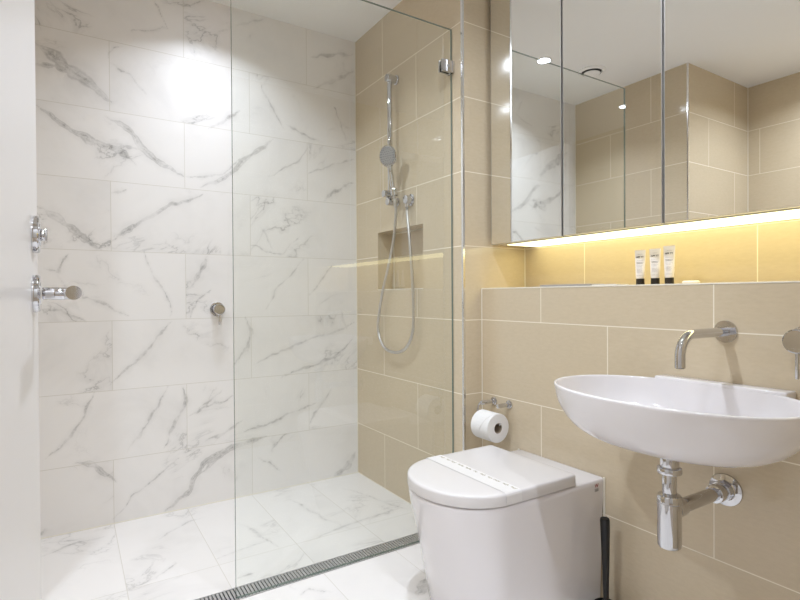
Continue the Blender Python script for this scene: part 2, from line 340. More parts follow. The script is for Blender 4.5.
def vein_grid(name, mat, axis_u, axis_v, fixed, regions, veins, step, thick, hide):
    """tiled slab whose visible face is a fine grid carrying, for every vertex, the distance to the nearest traced vein"""
    V = []; F = []; base = 0
    def put(u, v, f): return np.stack([u, f, v], 1) if axis_v == 2 else np.stack([u, v, f], 1)
    UV = []
    for (u0, u1, v0, v1) in regions:
        nu = max(2, int((u1 - u0) / step) + 1); nv = max(2, int((v1 - v0) / step) + 1)
        gu, gv = np.meshgrid(np.linspace(u0, u1, nu), np.linspace(v0, v1, nv)); gu = gu.ravel(); gv = gv.ravel()
        V.append(put(gu, gv, np.full(len(gu), fixed))); UV.append(np.stack([gu, gv], 1))
        a = (np.arange(nv - 1)[:, None] * nu + np.arange(nu - 1)[None]).ravel() + base
        F += np.stack([a, a + 1, a + nu + 1, a + nu], 1).tolist(); base += nu * nv
        cu = np.repeat(np.array([u0, u1, u1, u0]), 2); cv = np.repeat(np.array([v0, v0, v1, v1]), 2); cf = np.tile([fixed, fixed + thick], 4)
        V.append(put(cu, cv, cf)); UV.append(np.stack([cu, cv], 1))
        b = base; c = [(b + 2 * i, b + 2 * i + 1) for i in range(4)]; base += 8
        for i in range(4):
            A, B_ = c[i], c[(i + 1) % 4]; F.append((A[0], A[1], B_[1], B_[0]))
        F.append((c[0][1], c[3][1], c[2][1], c[1][1]))
    V = np.concatenate(V); P0 = np.concatenate(UV)
    me = bpy.data.meshes.new(name); me.from_pydata(V.tolist(), [], F); me.update()
    rs = np.random.RandomState(7); warp = np.zeros_like(P0)
    for sc_, am in ((5.0, .016), (13.0, .009), (31.0, .0050), (67.0, .0028)):
        for ax in (0, 1):
            T_ = rs.rand(256, 256) - .5; q = P0 * sc_ + 50; iq = np.floor(q).astype(int); fq = q - iq; fq = fq * fq * (3 - 2 * fq)
            g = lambda dx, dy: T_[(iq[:, 0] + dx) % 256, (iq[:, 1] + dy) % 256]
            n_ = (g(0, 0) * (1 - fq[:, 0]) + g(1, 0) * fq[:, 0]) * (1 - fq[:, 1]) + (g(0, 1) * (1 - fq[:, 0]) + g(1, 1) * fq[:, 0]) * fq[:, 1]
            warp[:, ax] += n_ * am * 2
    P = P0 + warp
    best = np.full(len(P), 9.0); bd = np.full(len(P), 0.5); bw = np.full(len(P), 0.004)
    for wd, pts in veins:
        hw = max(wd * 0.42, 0.0034)
        cum = np.concatenate([[0], np.cumsum([math.dist(p, q) for p, q in zip(pts, pts[1:])])])
        for k in range(len(pts) - 1):
            a = np.array(pts[k]); d = np.array(pts[k + 1]) - a; L2 = d @ d
            t = ((P - a) @ d) / L2; tc = np.clip(t, 0, 1); dist = np.linalg.norm(P - a - tc[:, None] * d, axis=1)
            gs = (cum[k] + tc * (cum[k + 1] - cum[k])) / cum[-1]
            lw = hw * np.clip(.22 + 3.2 * np.minimum(gs, 1 - gs), 0, 1) * (.75 + .5 * np.abs(np.sin(gs * 9.0 + len(pts) + wd * 900)))
            lw = np.maximum(lw, .0022)
            key = dist - lw; m = key < best; best[m] = key[m]; bd[m] = dist[m]; bw[m] = lw[m]
    at = me.attributes.new('vein', 'FLOAT', 'POINT'); at.data.foreach_set('value', bd.astype(np.float32))
    at = me.attributes.new('vein_width', 'FLOAT', 'POINT'); at.data.foreach_set('value', bw.astype(np.float32))
    bm = bmesh.new(); bm.from_mesh(me); bmesh.ops.recalc_face_normals(bm, faces=bm.faces[:]); bm.to_mesh(me); bm.free()
    me.materials.append(mat)
    o = bpy.data.objects.new(name, me); col.objects.link(o); return struct(o)

# ------------------------------------------------------------------ structure
DY0, DY1 = 1.680, 1.758      # drain channel
vein_grid('wall_back', M['marble_wall'], 0, 2, YB, [(XO, XS, 0.0, ZC)], WALL_VEINS, 0.005, 0.10, None)
vein_grid('floor', M['marble_floor'], 0, 1, 0.0, [(-0.95, XV2, -0.07, DY0), (XO, XS, DY1, YB)], FLOOR_VEINS, 0.008, -0.12, None)
struct(new('floor_channel', boxes(((XO, DY0, -0.12), (XS, DY1, -0.03))), M['channel']))
NY0, NY1, NZ0, NZ1, ND = 1.906, 2.308, 1.003, 1.291, 0.096
bm = boxes(((XS, YR, 0), (XV2 + .1, NY0, ZC)), ((XS, NY1, 0), (XV2 + .1, YB + .1, ZC)),
           ((XS, NY0, 0), (XV2 + .1, NY1, NZ0)), ((XS, NY0, NZ1), (XV2 + .1, NY1, ZC)), ((XS + ND, NY0, NZ0), (XV2 + .1, NY1, NZ1)))
for f in bm.faces:
    if abs(f.normal.y) > .9 and abs(f.calc_center_median().y - YR) < .01: f.material_index = 1
    elif abs(f.normal.y) > .9 or abs(f.normal.z) > .9: f.material_index = 2
M['beige_plain'] = beige('beige_niche_tile', 0, 1, 0.2, 0.2, 9.0, -0.4, 9.0)
struct(new('wall_right_shower', bm, [M['beige_s'], M['beige_r'], M['beige_plain']], smooth=False))
bm = boxes(((XV1, -0.07, 0), (XV2, YR, ZL)))
for f in bm.faces:
    if f.normal.z > .9: f.material_index = 1
struct(new('wall_right_ledge', bm, [M['beige_v1'], M['beige_top']]))
struct(new('wall_right_upper', boxes(((XV2, -0.07, 0), (XV2 + .1, YR, ZC))), M['beige_v2']))
bm = boxes(((XO2 - .1, YO, 0), (XO, YB + .1, ZC)))
for f in bm.faces:
    if f.normal.y < -.9: f.material_index = 1
struct(new('wall_left', bm, [M['beige_o'], M['beige_or']]))
struct(new('wall_left_recess', boxes(((XO2 - .1, -0.07, 0), (XO2, YO, ZC))), M['beige_o2']))
DX0, DX1, DZ = -0.042, 0.80, 2.06
struct(new('wall_front', boxes(((XO2, -0.07, 0), (DX0, 0.05, ZC)), ((DX1, -0.07, 0), (XV1, 0.05, ZC)), ((XV1, -0.07, ZL), (XV2, 0.05, ZC)), ((DX0, -0.07, DZ), (DX1, 0.05, ZC))), M['beige_r']))
struct(new('ceiling', boxes(((XO2 - .1, -0.07, ZC), (XV2 + .1, YB + .1, ZC + .1))), M['plaster']))
# hallway outside the door, where the picture is taken from
HX0, HX1, HY0, HZ = -1.1, 2.0, -1.5, 2.5
struct(new('floor_hall', boxes(((HX0, HY0, -.12), (HX1, -0.07, 0))), soft_noise('hall_floor', (0.42, 0.34, 0.26), 0.4, 6.0, 0.1)))
struct(new('wall_hall_back', boxes(((HX0, HY0 - .1, 0), (HX1, HY0, HZ))), M['hallpaint']))
struct(new('wall_hall_left', boxes(((HX0 - .1, HY0, 0), (HX0, -0.07, HZ))), M['hallpaint']))
struct(new('wall_hall_right', boxes(((HX1, HY0, 0), (HX1 + .1, -0.07, HZ))), M['hallpaint']))
struct(new('ceiling_hall', boxes(((HX0, HY0, HZ), (HX1, -0.07, HZ + .1))), M['plaster']))
struct(new('trim_door_frame', boxes(((DX0 - .004, -0.09, 0), (DX0 + .004, -0.04, DZ)), ((DX1 - .004, -0.09, 0), (DX1 + .0, 0.06, DZ)), ((DX0, -0.09, DZ - .004), (DX1, 0.06, DZ))), M['door']))

# corner trims, sealant lines and the painted lit edge of the ledge
def strip(name, a, b, m): return struct(new(name, boxes((a, b)), m))
strip('trim_1', (XS - .0015, YR - .0015, ZL), (XS + .007, YR + .009, ZC), M['trim'])
strip('trim_2', (XS - .0015, YR - .0015, 0), (XS + .007, YR + .009, ZL), M['trim'])
strip('trim_3', (XO - .007, YO - .0015, 0), (XO + .0015, YO + .007, ZC), M['trim'])
strip('trim_4', (XV1 - .0025, YR - .0025, 0), (XV1, YR, ZL), M['sealant'])
strip('trim_5', (XS - .003, YB - .003, 0), (XS, YB, ZC), M['sealant'])
strip('trim_6', (XV2 - .003, YR - .003, ZL), (XV2, YR, ZC), M['sealant'])
struct(new('trim_lit_edge', box(BM(), (XV1 - .0015, 0.05, ZL - .003), (XV1 + .004, YR, ZL + .0012), .001), M['sealant']))  # ledge edge strip; its cream colour stands in for light catching the tile edge
strip('trim_8', (XO2, YO - .003, 0), (XO2 + .003, YO, ZC), M['sealant'])
strip('trim_9', (XO, YB - .003, 0), (XO + .003, YB, ZC), M['sealant'])
strip('trim_10', (XS - .003, DY1, 0), (XS, YB, .003), M['sealant'])
strip('trim_11', (XO, YB - .003, 0), (XS, YB, .003), M['sealant'])

strip('trim_12', (XS - .0012, NY0, NZ0 - .003), (XS + .004, NY1, NZ0 + .0006), M['sealant'])
strip('trim_13', (XS + ND - .003, NY1 - .003, NZ0), (XS + ND, NY1, NZ1), M['sealant'])
strip('trim_14', (XS + ND - .003, NY0, NZ1 - .003), (XS + ND, NY1, NZ1), M['sealant'])
# ------------------------------------------------------------------ door (open, against the left of the view)
D = thing('door_1', '', 'door', (-0.060, 0.10, 0.0)); D['kind'] = 'structure'; del D['label']; del D['category']
FX = -0.040
new('door_leaf', box(BM(), (FX - .040, 0.075, 0.012), (FX, 0.925, 2.045), 0.0025, 2), M['door'], D)
yr = 0.862
def rose(z, zc):
    bm = BM(); lathe(bm, (FX, yr, z), (1, 0, 0), [(0, 0), (.0255, 0), (.0255, .003), (.0250, .0065), (.0235, .0080), (.0150, .0084), (.0150, .0090), (0, .0090)], 48); return bm
lock = new('lock_rose', rose(1.056, 0), M['chrome'], D, smooth=True)
bm = BM(); cyl(bm, (FX + .008, yr, 1.056), (FX + .0145, yr, 1.056), .0085, .002); box(bm, (FX + .010, yr - .0025, 1.048), (FX + .0165, yr + .0025, 1.064), .0012); new('snib_turn', bm, M['chrome'], lock, smooth=True)
hr = new('handle_rose', rose(0.976, 0), M['chrome'], D, smooth=True)
bm = BM(); cyl(bm, (FX + .010, yr, .976), (FX + .036, yr, .976), .0085, .001)
sweep(bm, [(FX + .030, yr, .976), (FX + .041, yr, .976), (FX + .047, yr - .003, .976), (FX + .0500, yr - .010, .976), (FX + .0505, yr - .02, .976), (FX + .0505, yr - .124, .976)], .0085, 24)
new('lever', bm, M['chrome'], hr, smooth=True)

th = math.radians(2.2); fe = Vector((FX, .925, 0)); D.rotation_euler = (0, 0, -th); D.location = fe + Matrix.Rotation(-th, 3, "Z") @ (Vector((-0.060, 0.10, 0)) - fe)
# ------------------------------------------------------------------ shower screen
G = thing('shower_screen', 'frameless clear glass shower screen standing on the floor drain', 'shower screen', (0.45, YG, 0.0))
bm = BM(); box(bm, (0.441, YG - .005, .001), (XS - .002, YG + .005, 2.058))
for f in bm.faces:
    f.normal_update(); f.material_index = 0 if abs(f.normal.y) > .9 else 1
new('glass_panel', bm, [M['glass'], M['glass_edge']], G)
for zc in (1.899,):
    bm = BM(); box(bm, (XS - .058, YG - .019, zc - .024), (XS - .001, YG - .0055, zc + .024), .0015); box(bm, (XS - .058, YG + .0055, zc - .024), (XS - .001, YG + .013, zc + .024), .0015)
    box(bm, (XS - .012, YG - .021, zc - .024), (XS - .0005, YG + .021, zc + .024), .001)
    c = new('wall_clamp', bm, M['chrome'], G)
    bm = BM(); cyl(bm, (XS - .030, YG - .0205, zc), (XS - .030, YG - .018, zc), .006, .0005); new('screw', bm, M['brushed'], c, smooth=True)

# drain grate
R = thing('floor_drain', 'long slotted steel linear drain set in the marble floor', 'drain', (0.5, 1.72, -0.03))
bm = BM()
box(bm, (XO + .002, DY0 + .0005, -.03), (XS - .002, DY0 + .005, .0015)); box(bm, (XO + .002, DY1 - .005, -.03), (XS - .002, DY1 - .0005, .0015))
box(bm, (XO + .002, DY0 + .005, -.03), (XO + .006, DY1 - .005, .0015)); box(bm, (XS - .006, DY0 + .005, -.03), (XS - .002, DY1 - .005, .0015))
new('channel_frame', bm, M['grate'], R)
bm = BM(); x = XO + .012
while x < XS - .01:
    box(bm, (x - .0038, DY0 + .005, -.008), (x + .0038, DY1 - .005, .0005)); x += .0115
new('grate', bm, M['grate'], R)

# ------------------------------------------------------------------ mirror cabinet
C = thing('mirror_cabinet', 'mirrored wall cabinet with several doors above the lit ledge', 'mirror cabinet', (XM, 0.9, ZCAB))
new('carcass', boxes(((XM + .022, 0.052, ZCAB + .002), (XV2 - .001, 1.608, ZC - .002)), ((XM + .040, 1.608, ZCAB + .002), (XV2 - .001, YR - .001, ZC - .002))), M['carcass'], C)
ys = [1.610, 1.2415, 0.873, 0.5045, 0.136, 0.052]
for a, b in zip(ys, ys[1:]):
    y1 = a - (0.0 if a > 9 else .0035); y0 = b + .0035
    d = new('cabinet_door', boxes(((XM + .0005, y0, ZCAB), (XM + .019, y1, ZC - .003))), M['alu'], C)
    new('mirror_pane', boxes(((XM - .0002, y0 + .0022, ZCAB + .0015), (XM + .0006, y1 - .0022 if a < 9 else y1, ZC - .0045))), M['mirror'], d)
L = thing('led_strip', 'warm LED light strip under the mirror cabinet, washing the wall behind', 'light strip', (1.64, 0.8, ZCAB - .012))
new('channel', boxes(((1.497, 0.06, ZCAB - .0020), (1.6700, 1.556, ZCAB + .0015))), M['alu'], L)
new('diffuser', boxes(((1.500, 0.062, ZCAB - .0040), (1.667, 1.554, ZCAB - .0022))), M['strip'], L)

# ------------------------------------------------------------------ downlights, added hall fill light and vent
def downlight(x, y, wat, label, z=ZC, mat='lamp', colr=COL_DOWN, size=.07, spread=150):
    t = thing('downlight', label, 'downlight', (x, y, z), 'round ceiling downlights')
    bm = BM(); lathe(bm, (x, y, z), (0, 0, -1), [(.036, .004), (.036, -.0), (.046, 0), (.046, .002), (.043, .005), (.036, .006), (.036, .004)], 40); new('trim_ring', bm, M['plaster'], t, smooth=True)
    bm = BM(); lathe(bm, (x, y, z), (0, 0, -1), [(0, .0002), (.0355, .0002), (.0355, .003), (0, .003)], 40); new('diffuser', bm, M[mat], t)
    ld = bpy.data.lights.new('downlight_lamp', 'AREA'); ld.shape = 'DISK'; ld.size = size; ld.energy = wat; ld.color = colr; ld.spread = math.radians(spread)
    lo = bpy.data.objects.new('lamp', ld); col.objects.link(lo); lo.parent = t; lo.location = (0, 0, -.0075)
    return t
downlight(0.548, 2.15, DOWN_W, 'round white downlight in the ceiling above the shower floor', spread=126)
downlight(0.68, 1.00, DOWN_W2 * 1.25, 'round white downlight in the ceiling between toilet and basin')
downlight(0.18, 0.42, DOWN_W2 * .35, 'round white downlight in the ceiling just inside the doorway')
downlight(-0.53, 1.02, DOWN_W2 * 1.3, 'round white downlight in the ceiling of the left recess')
downlight(0.4, -0.9, HALL_FILL_W, 'added round white fill light in the hallway ceiling outside the door', z=HZ, mat='hallfill', colr=COL_HALL_FILL)  # unseen lamp, added behind the camera to fill the bathroom with light
t = thing('exhaust_vent', 'round white exhaust vent in the ceiling near the shower screen edge', 'vent', (0.18, 2.098, ZC))
bm = BM(); lathe(bm, (.18, 2.098, ZC), (0, 0, -1), [(.060, -.001), (.082, 0), (.082, .004), (.076, .010), (.064, .012), (.060, .006), (.060, -.001)], 48); new('vent_ring', bm, M['plaster'], t, smooth=True)
bm = BM(); lathe(bm, (.18, 2.098, ZC), (0, 0, -1), [(0, .0003), (.0595, .0003), (.0595, .002), (0, .002)], 48); new('vent_opening', bm, M['dark'], t)
bm = BM(); lathe(bm, (.18, 2.098, ZC), (0, 0, -1), [(0, .014), (.046, .014), (.050, .017), (.046, .021), (0, .023)], 48); cyl(bm, (.18, 2.098, ZC - .002), (.18, 2.098, ZC - .015), .008); new('vent_disc', bm, M['plaster'], t, smooth=True)
# ------------------------------------------------------------------ toilet
TY = 1.232
T = thing('toilet', 'white back-to-wall toilet with closed D-shaped lid', 'toilet', (1.15, TY, 0.0))
def dshape(xf, xb, hw, z, rc=0.0, xa=None, n=28, pw=2.25, nb=6):
    """outline from rear near corner round the front to the rear far corner"""
    xa = xa if xa is not None else xf + hw * 1.02
    pts = []
    def corner(cy, a0, a1):
        for i in range(nb + 1):
            a = a0 + (a1 - a0) * i / nb; pts.append((xb - rc + rc * math.cos(a), cy + rc * math.sin(a), z))
    corner(TY - hw + rc, 0, -math.pi / 2)
    for i in range(n + 1):
        a = -math.pi / 2 + -math.pi * i / n
        c, s = math.cos(a), math.sin(a)
        pts.append((xa + (xa - xf) * math.copysign(abs(c) ** (2 / pw), c), TY + hw * math.copysign(abs(s) ** (2 / pw), s), z))
    corner(TY + hw - rc, math.pi / 2, 0)
    return pts
bm = BM(); rings = []
for z, xf, hw in ((0.0, .944, .172), (.01, .938, .174), (.08, .920, .176), (.18, .894, .179), (.28, .867, .182), (.34, .851, .185), (.372, .845, .186), (.385, .844, .186), (.389, .847, .183), (.390, .854, .178)):
    rings.append(dshape(xf, XV1 - .002, hw, z, .006, 1.02, pw=2.05))
loft(bm, rings); new('pan', bm, M['ceramic'], T, smooth=True, angle=50)
bm = BM(); rings = [dshape(.846 + o, 1.280 - o, .188 - o, z, .012, 1.02, pw=2.05) for z, o in ((.3898, .012), (.3944, .012))]
loft(bm, rings); new('seat', bm, M['lid'], T, smooth=True, angle=50)
LH, LZ = .1905, .4285
bm = BM(); rings = [dshape(.841 + o, 1.288 - o, LH - o, z, .010, 1.02, pw=2.05) for z, o in ((.3942, .002), (.3950, .0003), (.3965, 0), (LZ - .008, 0), (LZ - .0045, .0008), (LZ - .0022, .0024), (LZ - .0008, .0048), (LZ, .0085), (LZ + .0004, .03))]
loft(bm, rings); lid = new('lid', bm, M['lid'], T, smooth=True, angle=50)
for yy in (TY - .075, TY + .075):
    bm = BM(); cyl(bm, (1.298, yy - .02, .400), (1.298, yy + .02, .400), .0075); new('hinge', bm, M['chrome'], T, smooth=True)
for sy in (-1, 1): new('sealant_bead', boxes(((XV1 - .004, TY + sy * .186 - .003, 0), (XV1 - .0002, TY + sy * .186 + .003, .391))), M['sealant'], T)
# maker's mark on the near side of the pan, with the grey rating print below
mk = text_mesh('logo', 'W', .0165, M['red'], T, (1.385, TY - .1868, .372), (1, 0, 0), (0, 0, 1), bold=.0001)
bm = BM()
for i in range(3): box(bm, (1.377, TY - .1871, .3615 - i * .0035), (1.394, TY - .1855, .3630 - i * .0035))
new('rating_print', bm, M['tray'], T)
# paper band over the lid
B = thing('paper_band', 'white paper hygiene band with faint script wrapped over the toilet lid', 'paper band', (1.03, TY, LZ))
def band(x0, x1, t):
    bm = BM(); pr = []
    hw = LH
    prof = [(-hw - .0008, .398), (-hw - .0008, LZ - .007), (-hw + .001, LZ - .0022), (-hw + .004, LZ + .0003), (-hw + .0085, LZ + .0012), (-hw + .03, LZ + .0014)]
    prof = prof + [(-y, z) for y, z in reversed(prof)]
    for off in (0, t):
        for x in (x0, x1):
            ring = []
            for y, z in prof:
                s = 1 if y > 0 else -1
                yy = y + s * off * (1 if abs(y) > hw - .004 else 0); zz = z + off * (1 if z > LZ - .004 else 0)
                ring.append(bm.verts.new((x + (.0 if True else 0) + .0, TY + yy, zz)))
            pr.append(ring)
    a0, a1, b0, b1 = pr
    for i in range(len(prof) - 1):
        bm.faces.new((a0[i], a1[i], a1[i + 1], a0[i + 1])); bm.faces.new((b0[i], b0[i + 1], b1[i + 1], b1[i]))
        bm.faces.new((a0[i], a0[i + 1], b0[i + 1], b0[i])); bm.faces.new((a1[i], b1[i], b1[i + 1], a1[i + 1]))
    bm.faces.new((a0[0], b0[0], b1[0], a1[0])); bm.faces.new((a0[-1], a1[-1], b1[-1], b0[-1]))
    return bm
new('band', band(.998, 1.056, .0004), M['band'], B)
bm = BM(); y = TY + .170; rr = random.Random(3)
while y > TY - .165:                                    # faint handwritten script running across the band
    L_ = rr.uniform(.018, .04); pts = []; n = int(L_ / .0012)
    for i in range(n): pts.append((1.044 + .005 * math.sin(i * 1.25 + y * 70) * rr.uniform(.5, 1) + .0015 * math.sin(i * .5), y - i * .0012, LZ + .0020))
    sweep(bm, pts, .00045, 5, 1); y -= L_ + rr.uniform(.006, .012)
new('script', bm, M['ink'], B)

# ------------------------------------------------------------------ toilet brush
U = thing('toilet_brush', 'black toilet brush with tapered handle in a low holder beside the toilet', 'toilet brush', (1.368, 1.0, 0))
bm = BM(); lathe(bm, (1.368, 1.0, 0), (0, 0, 1), [(0, 0), (.036, 0), (.038, .003), (.038, .024), (.036, .028), (.033, .028), (.031, .006), (0, .006)], 40); new('holder', bm, M['black'], U, smooth=True)
bm = BM(); sweep(bm, [(1.368, 1.0, .045), (1.367, 1.0, .10), (1.366, 1.0, .18), (1.364, 1.0, .26), (1.363, 1.0, .285), (1.363, 1.0, .292)], [.0080, .0092, .0115, .0138, .0142, .0125], 24); new('handle', bm, M['black'], U, smooth=True)
bm = BM(); lathe(bm, (1.368, 1.0, .008), (0, 0, 1), [(0, 0), (.02, .002), (.026, .008), (.024, .016), (.012, .030), (0, .040)], 24); new('brush_head', bm, M['black'], U, smooth=True)

# ------------------------------------------------------------------ toilet roll and holder
H = thing('toilet_roll_holder', 'chrome double post toilet roll holder on the beige wall', 'toilet roll holder', (XV1, 1.51, .546))
P1, P2, PZ = 1.553, 1.468, .549
def post(y, xe):
    bm = BM(); cyl(bm, (XV1 - .0002, y, PZ), (XV1 - .005, y, PZ), .0165, .001); cyl(bm, (XV1 - .004, y, PZ), (XV1 - .011, y, PZ), .0120, .002)
    cyl(bm, (XV1 - .010, y, PZ), (xe, y, PZ), .0085, .001); return new('post', bm, M['chrome'], H, smooth=True)
post(P1, XV1 - .068); post(P2, XV1 - .062)
RX, RZ, RR = 1.352, .470, .0545
bm = BM(); sweep(bm, [(XV1 - .062, P1, PZ), (XV1 - .062, P1 + .006, PZ), (XV1 - .064, P1 + .014, PZ - .002), (RX, P1 + .016, PZ - .02), (RX, P1 + .016, RZ + .02), (RX, P1 + .012, RZ + .013), (RX, P1 + .0, RZ + .0125), (RX, 1.450, RZ + .0125), (RX, 1.442, RZ + .016), (RX, 1.441, RZ + .022)], .0034, 10, 2)
new('roll_arm', bm, M['chrome'], H, smooth=True)
K = thing('toilet_roll', 'white toilet paper roll hanging on the chrome holder', 'toilet roll', (RX, 1.49, RZ))
bm = BM(); lathe(bm, (RX, 1.453, RZ), (0, 1, 0), [(.0195, 0), (RR - .001, 0), (RR, .001), (RR, .094), (RR - .001, .095), (.0195, .095), (.0195, 0)], 56)
new('paper', bm, M['paper'], K, smooth=True)
bm = BM(); lathe(bm, (RX, 1.4535, RZ), (0, 1, 0), [(.0180, 0), (.0193, 0), (.0193, .094), (.0180, .094), (.0180, 0)], 40); new('core', bm, M['card'], K, smooth=True)
bm = BM(); RQ = RR + .0012                               # folded pointed end of the first sheet
def rp(a, y, r): return (RX + math.cos(a) * r, y, RZ + math.sin(a) * r)
N_ = 9
top = []; bot = []
for i in range(N_):
    a = math.radians(100 + i * 11); f = i / (N_ - 1)
    ya, yb = 1.455 + f * .044, 1.546 - f * .044
    top.append((bm.verts.new(rp(a, ya, RQ + .0008 * f)), bm.verts.new(rp(a, yb, RQ + .0008 * f)))); bot.append((bm.verts.new(rp(a, ya, RR + .0003)), bm.verts.new(rp(a, yb, RR + .0003))))
for i in range(N_ - 1):
    bm.faces.new((top[i][0], top[i][1], top[i + 1][1], top[i + 1][0])); bm.faces.new((bot[i][0], bot[i + 1][0], bot[i + 1][1], bot[i][1]))
    bm.faces.new((top[i][0], top[i + 1][0], bot[i + 1][0], bot[i][0])); bm.faces.new((top[i][1], bot[i][1], bot[i + 1][1], top[i + 1][1]))
bm.faces.new((top[0][0], bot[0][0], bot[0][1], top[0][1])); bm.faces.new((top[-1][0], top[-1][1], bot[-1][1], bot[-1][0]))
new('folded_tip', bm, M['paper'], K)

# ------------------------------------------------------------------ basin
BXc, BYc, AX, AY, ZR = 1.207, 0.711, .197, .295, .736
S = thing('wall_basin', 'white oval wall-hung basin with rear tap ledge on the beige wall', 'basin', (XV1, BYc, ZR))
def sup(sx, sy, z, n=96, p=2.15, cx=BXc, cy=BYc):
    r = []
    for i in range(n):
        a = 2 * math.pi * i / n; c, s = math.cos(a), math.sin(a)
        r.append((cx + AX * sx * math.copysign(abs(c) ** (2 / p), c), cy + AY * sy * math.copysign(abs(s) ** (2 / p), s), z))
    return r
def rr_(o, z): return sup((AX - o) / AX, (AY - o) / AY, z)
outer = [(.40, .606), (.58, .608), (.67, .614), (.755, .624), (.83, .638), (.89, .656), (.932, .674), (.967, .693), (.984, .714), (.995, .729)]
rings = [sup(s * (1.0 if s > .6 else 1.0), s, z) for s, z in outer]
rings += [rr_(.0005, .7335), rr_(.0018, .7360), rr_(.0040, .7370), rr_(.0062, .7362), rr_(.0075, .7340), rr_(.0082, .7300)]
inner = [(.956, .712), (.935, .692), (.900, .670), (.85, .652), (.77, .638), (.65, .628), (.50, .623), (.34, .620), (.2, .618), (.12, .617)]
for k_ in (-1, -2, -3): rings[k_] = [(min(x, 1.372), y, z) for x, y, z in rings[k_]]
rings += [[(min(x, 1.372), y, z_) for x, y, z_ in sup(s - .004, s, z)] for s, z in inner]
bm = BM(); loft(bm, rings)
# tap ledge: fills between the bowl and the wall
box(bm, (1.3735, .529, .700), (XV1 - .0012, .848, .7440), .0042, 3)
new('bowl', bm, M['ceramic'], S, smooth=True, angle=50)
bm = BM(); lathe(bm, (1.165 + .02, .69, .6165), (0, 0, 1), [(0, 0), (.030, 0), (.031, .002), (.027, .0045), (.018, .004), (.017, .0055), (0, .0065)], 36); new('waste_cap', bm, M['chrome'], S, smooth=True)

# bottle trap
TX, TYY = 1.168, .684
Q = thing('bottle_trap', 'chrome bottle trap under the basin piped to the beige wall', 'bottle trap', (TX, TYY, .383))
bm = BM(); cyl(bm, (TX, TYY, .605), (TX, TYY, .567), .0205, .0005); cyl(bm, (TX, TYY, .570), (TX, TYY, .556), .0265, .002); cyl(bm, (TX, TYY, .557), (TX, TYY, .500), .0155, .0005)
new('tail_pipe', bm, M['chrome'], Q, smooth=True)
bm = BM(); lathe(bm, (TX, TYY, 0), (0, 0, 1), [(0, .386), (.0235, .386), (.0255, .389), (.0258, .393), (.0258, .482), (.0272, .4825), (.0272, .489), (.0262, .490), (.0262, .503), (.0245, .506), (.018, .507), (0, .507)], 48); new('bottle', bm, M['chrome'], Q, smooth=True)
ZP = .468
bm = BM(); cyl(bm, (TX + .018, TYY, ZP), (TX + .050, TYY, ZP), .0215, .002); cyl(bm, (TX + .045, TYY, ZP), (XV1 - .02, TYY, ZP - .003), .0165, .0005); cyl(bm, (XV1 - .060, TYY, ZP - .003), (XV1 - .022, TYY, ZP - .003), .0225, .0015)
new('outlet_pipe', bm, M['chrome'], Q, smooth=True)
bm = BM(); lathe(bm, (XV1 - .0002, TYY, ZP - .003), (-1, 0, 0), [(0, 0), (.041, 0), (.041, .002), (.040, .0045), (.032, .0065), (.026, .0075), (.024, .010), (.024, .026), (0, .026)], 48); new('wall_flange', bm, M['chrome'], Q, smooth=True)

# spout
ZS, YS = .873, .684
W = thing('basin_spout', 'chrome wall-mounted curved spout over the basin', 'spout', (XV1, YS, ZS))
bm = BM(); lathe(bm, (XV1 - .0002, YS, ZS), (-1, 0, 0), [(0, 0), (.0285, 0), (.0285, .004), (.0275, .006), (.0135, .0065), (.0135, .008), (0, .008)], 48); new('wall_flange', bm, M['chrome'], W, smooth=True)
pts = [(XV1 - .004, YS, ZS), (1.265, YS, ZS)]
for i in range(1, 13):
    a = math.radians(90 * i / 12); pts.append((1.265 - .052 * math.sin(a), YS, ZS - .052 + .052 * math.cos(a)))
pts.append((1.213, YS, .796))
bm = BM(); sweep(bm, pts, .0118, 28); new('spout_tube', bm, M['chrome'], W, smooth=True)
bm = BM(); lathe(bm, (1.213, YS, .7955), (0, 0, -1), [(0, 0), (.0095, 0), (.0095, .001), (0, .001)], 24); new('aerator', bm, M['dark'], W)
# basin mixer
YM, ZM = .512, .862
X_ = thing('basin_mixer', 'chrome round wall mixer with pin lever above the basin', 'mixer tap', (XV1, YM, ZM))
def mixer(t, org, d, rp_, rb, depth, lev, nm='m'):
    org = Vector(org); d = Vector(d); bm = BM()
    lathe(bm, org, d, [(0, 0), (rp_, 0), (rp_, .004), (rp_ - .0015, .006), (rb * .8, .0065), (0, .0065)], 48); new('wall_plate', bm, M['chrome'], t, smooth=True)
    bm = BM(); lathe(bm, org, d, [(0, .006), (rb * .82, .006), (rb * .82, depth * .45), (0, depth * .45)], 40); new('neck', bm, M['chrome'], t, smooth=True)
    bm = BM(); lathe(bm, org, d, [(0, depth * .45), (rb - .001, depth * .45), (rb, depth * .45 + .001), (rb, depth - .003), (rb - .003, depth), (0, depth + .0005)], 48)
    h = new('handle_cap', bm, M['chrome'], t, smooth=True)
    bm = BM(); q = org + d * (depth - .008) + Vector((0, 0, -rb + .004)); sweep(bm, [q, q + Vector((0, 0, -lev * .5)), q + Vector((0, 0, -lev)), q + Vector((0, 0, -lev - .002))], [.0042, .0042, .0042, .003], 14); new('lever', bm, M['chrome'], h, smooth=True)
mixer(X_, (XV1 - .0002, YM, ZM), (-1, 0, 0), .033, .0275, .052, .060)
X2 = thing('shower_mixer', 'chrome round shower mixer with pin lever on the marble wall', 'mixer tap', (.585, YB, .912))
mixer(X2, (.585, YB - .0002, .912), (0, -1, 0), .034, .0255, .055, .048)

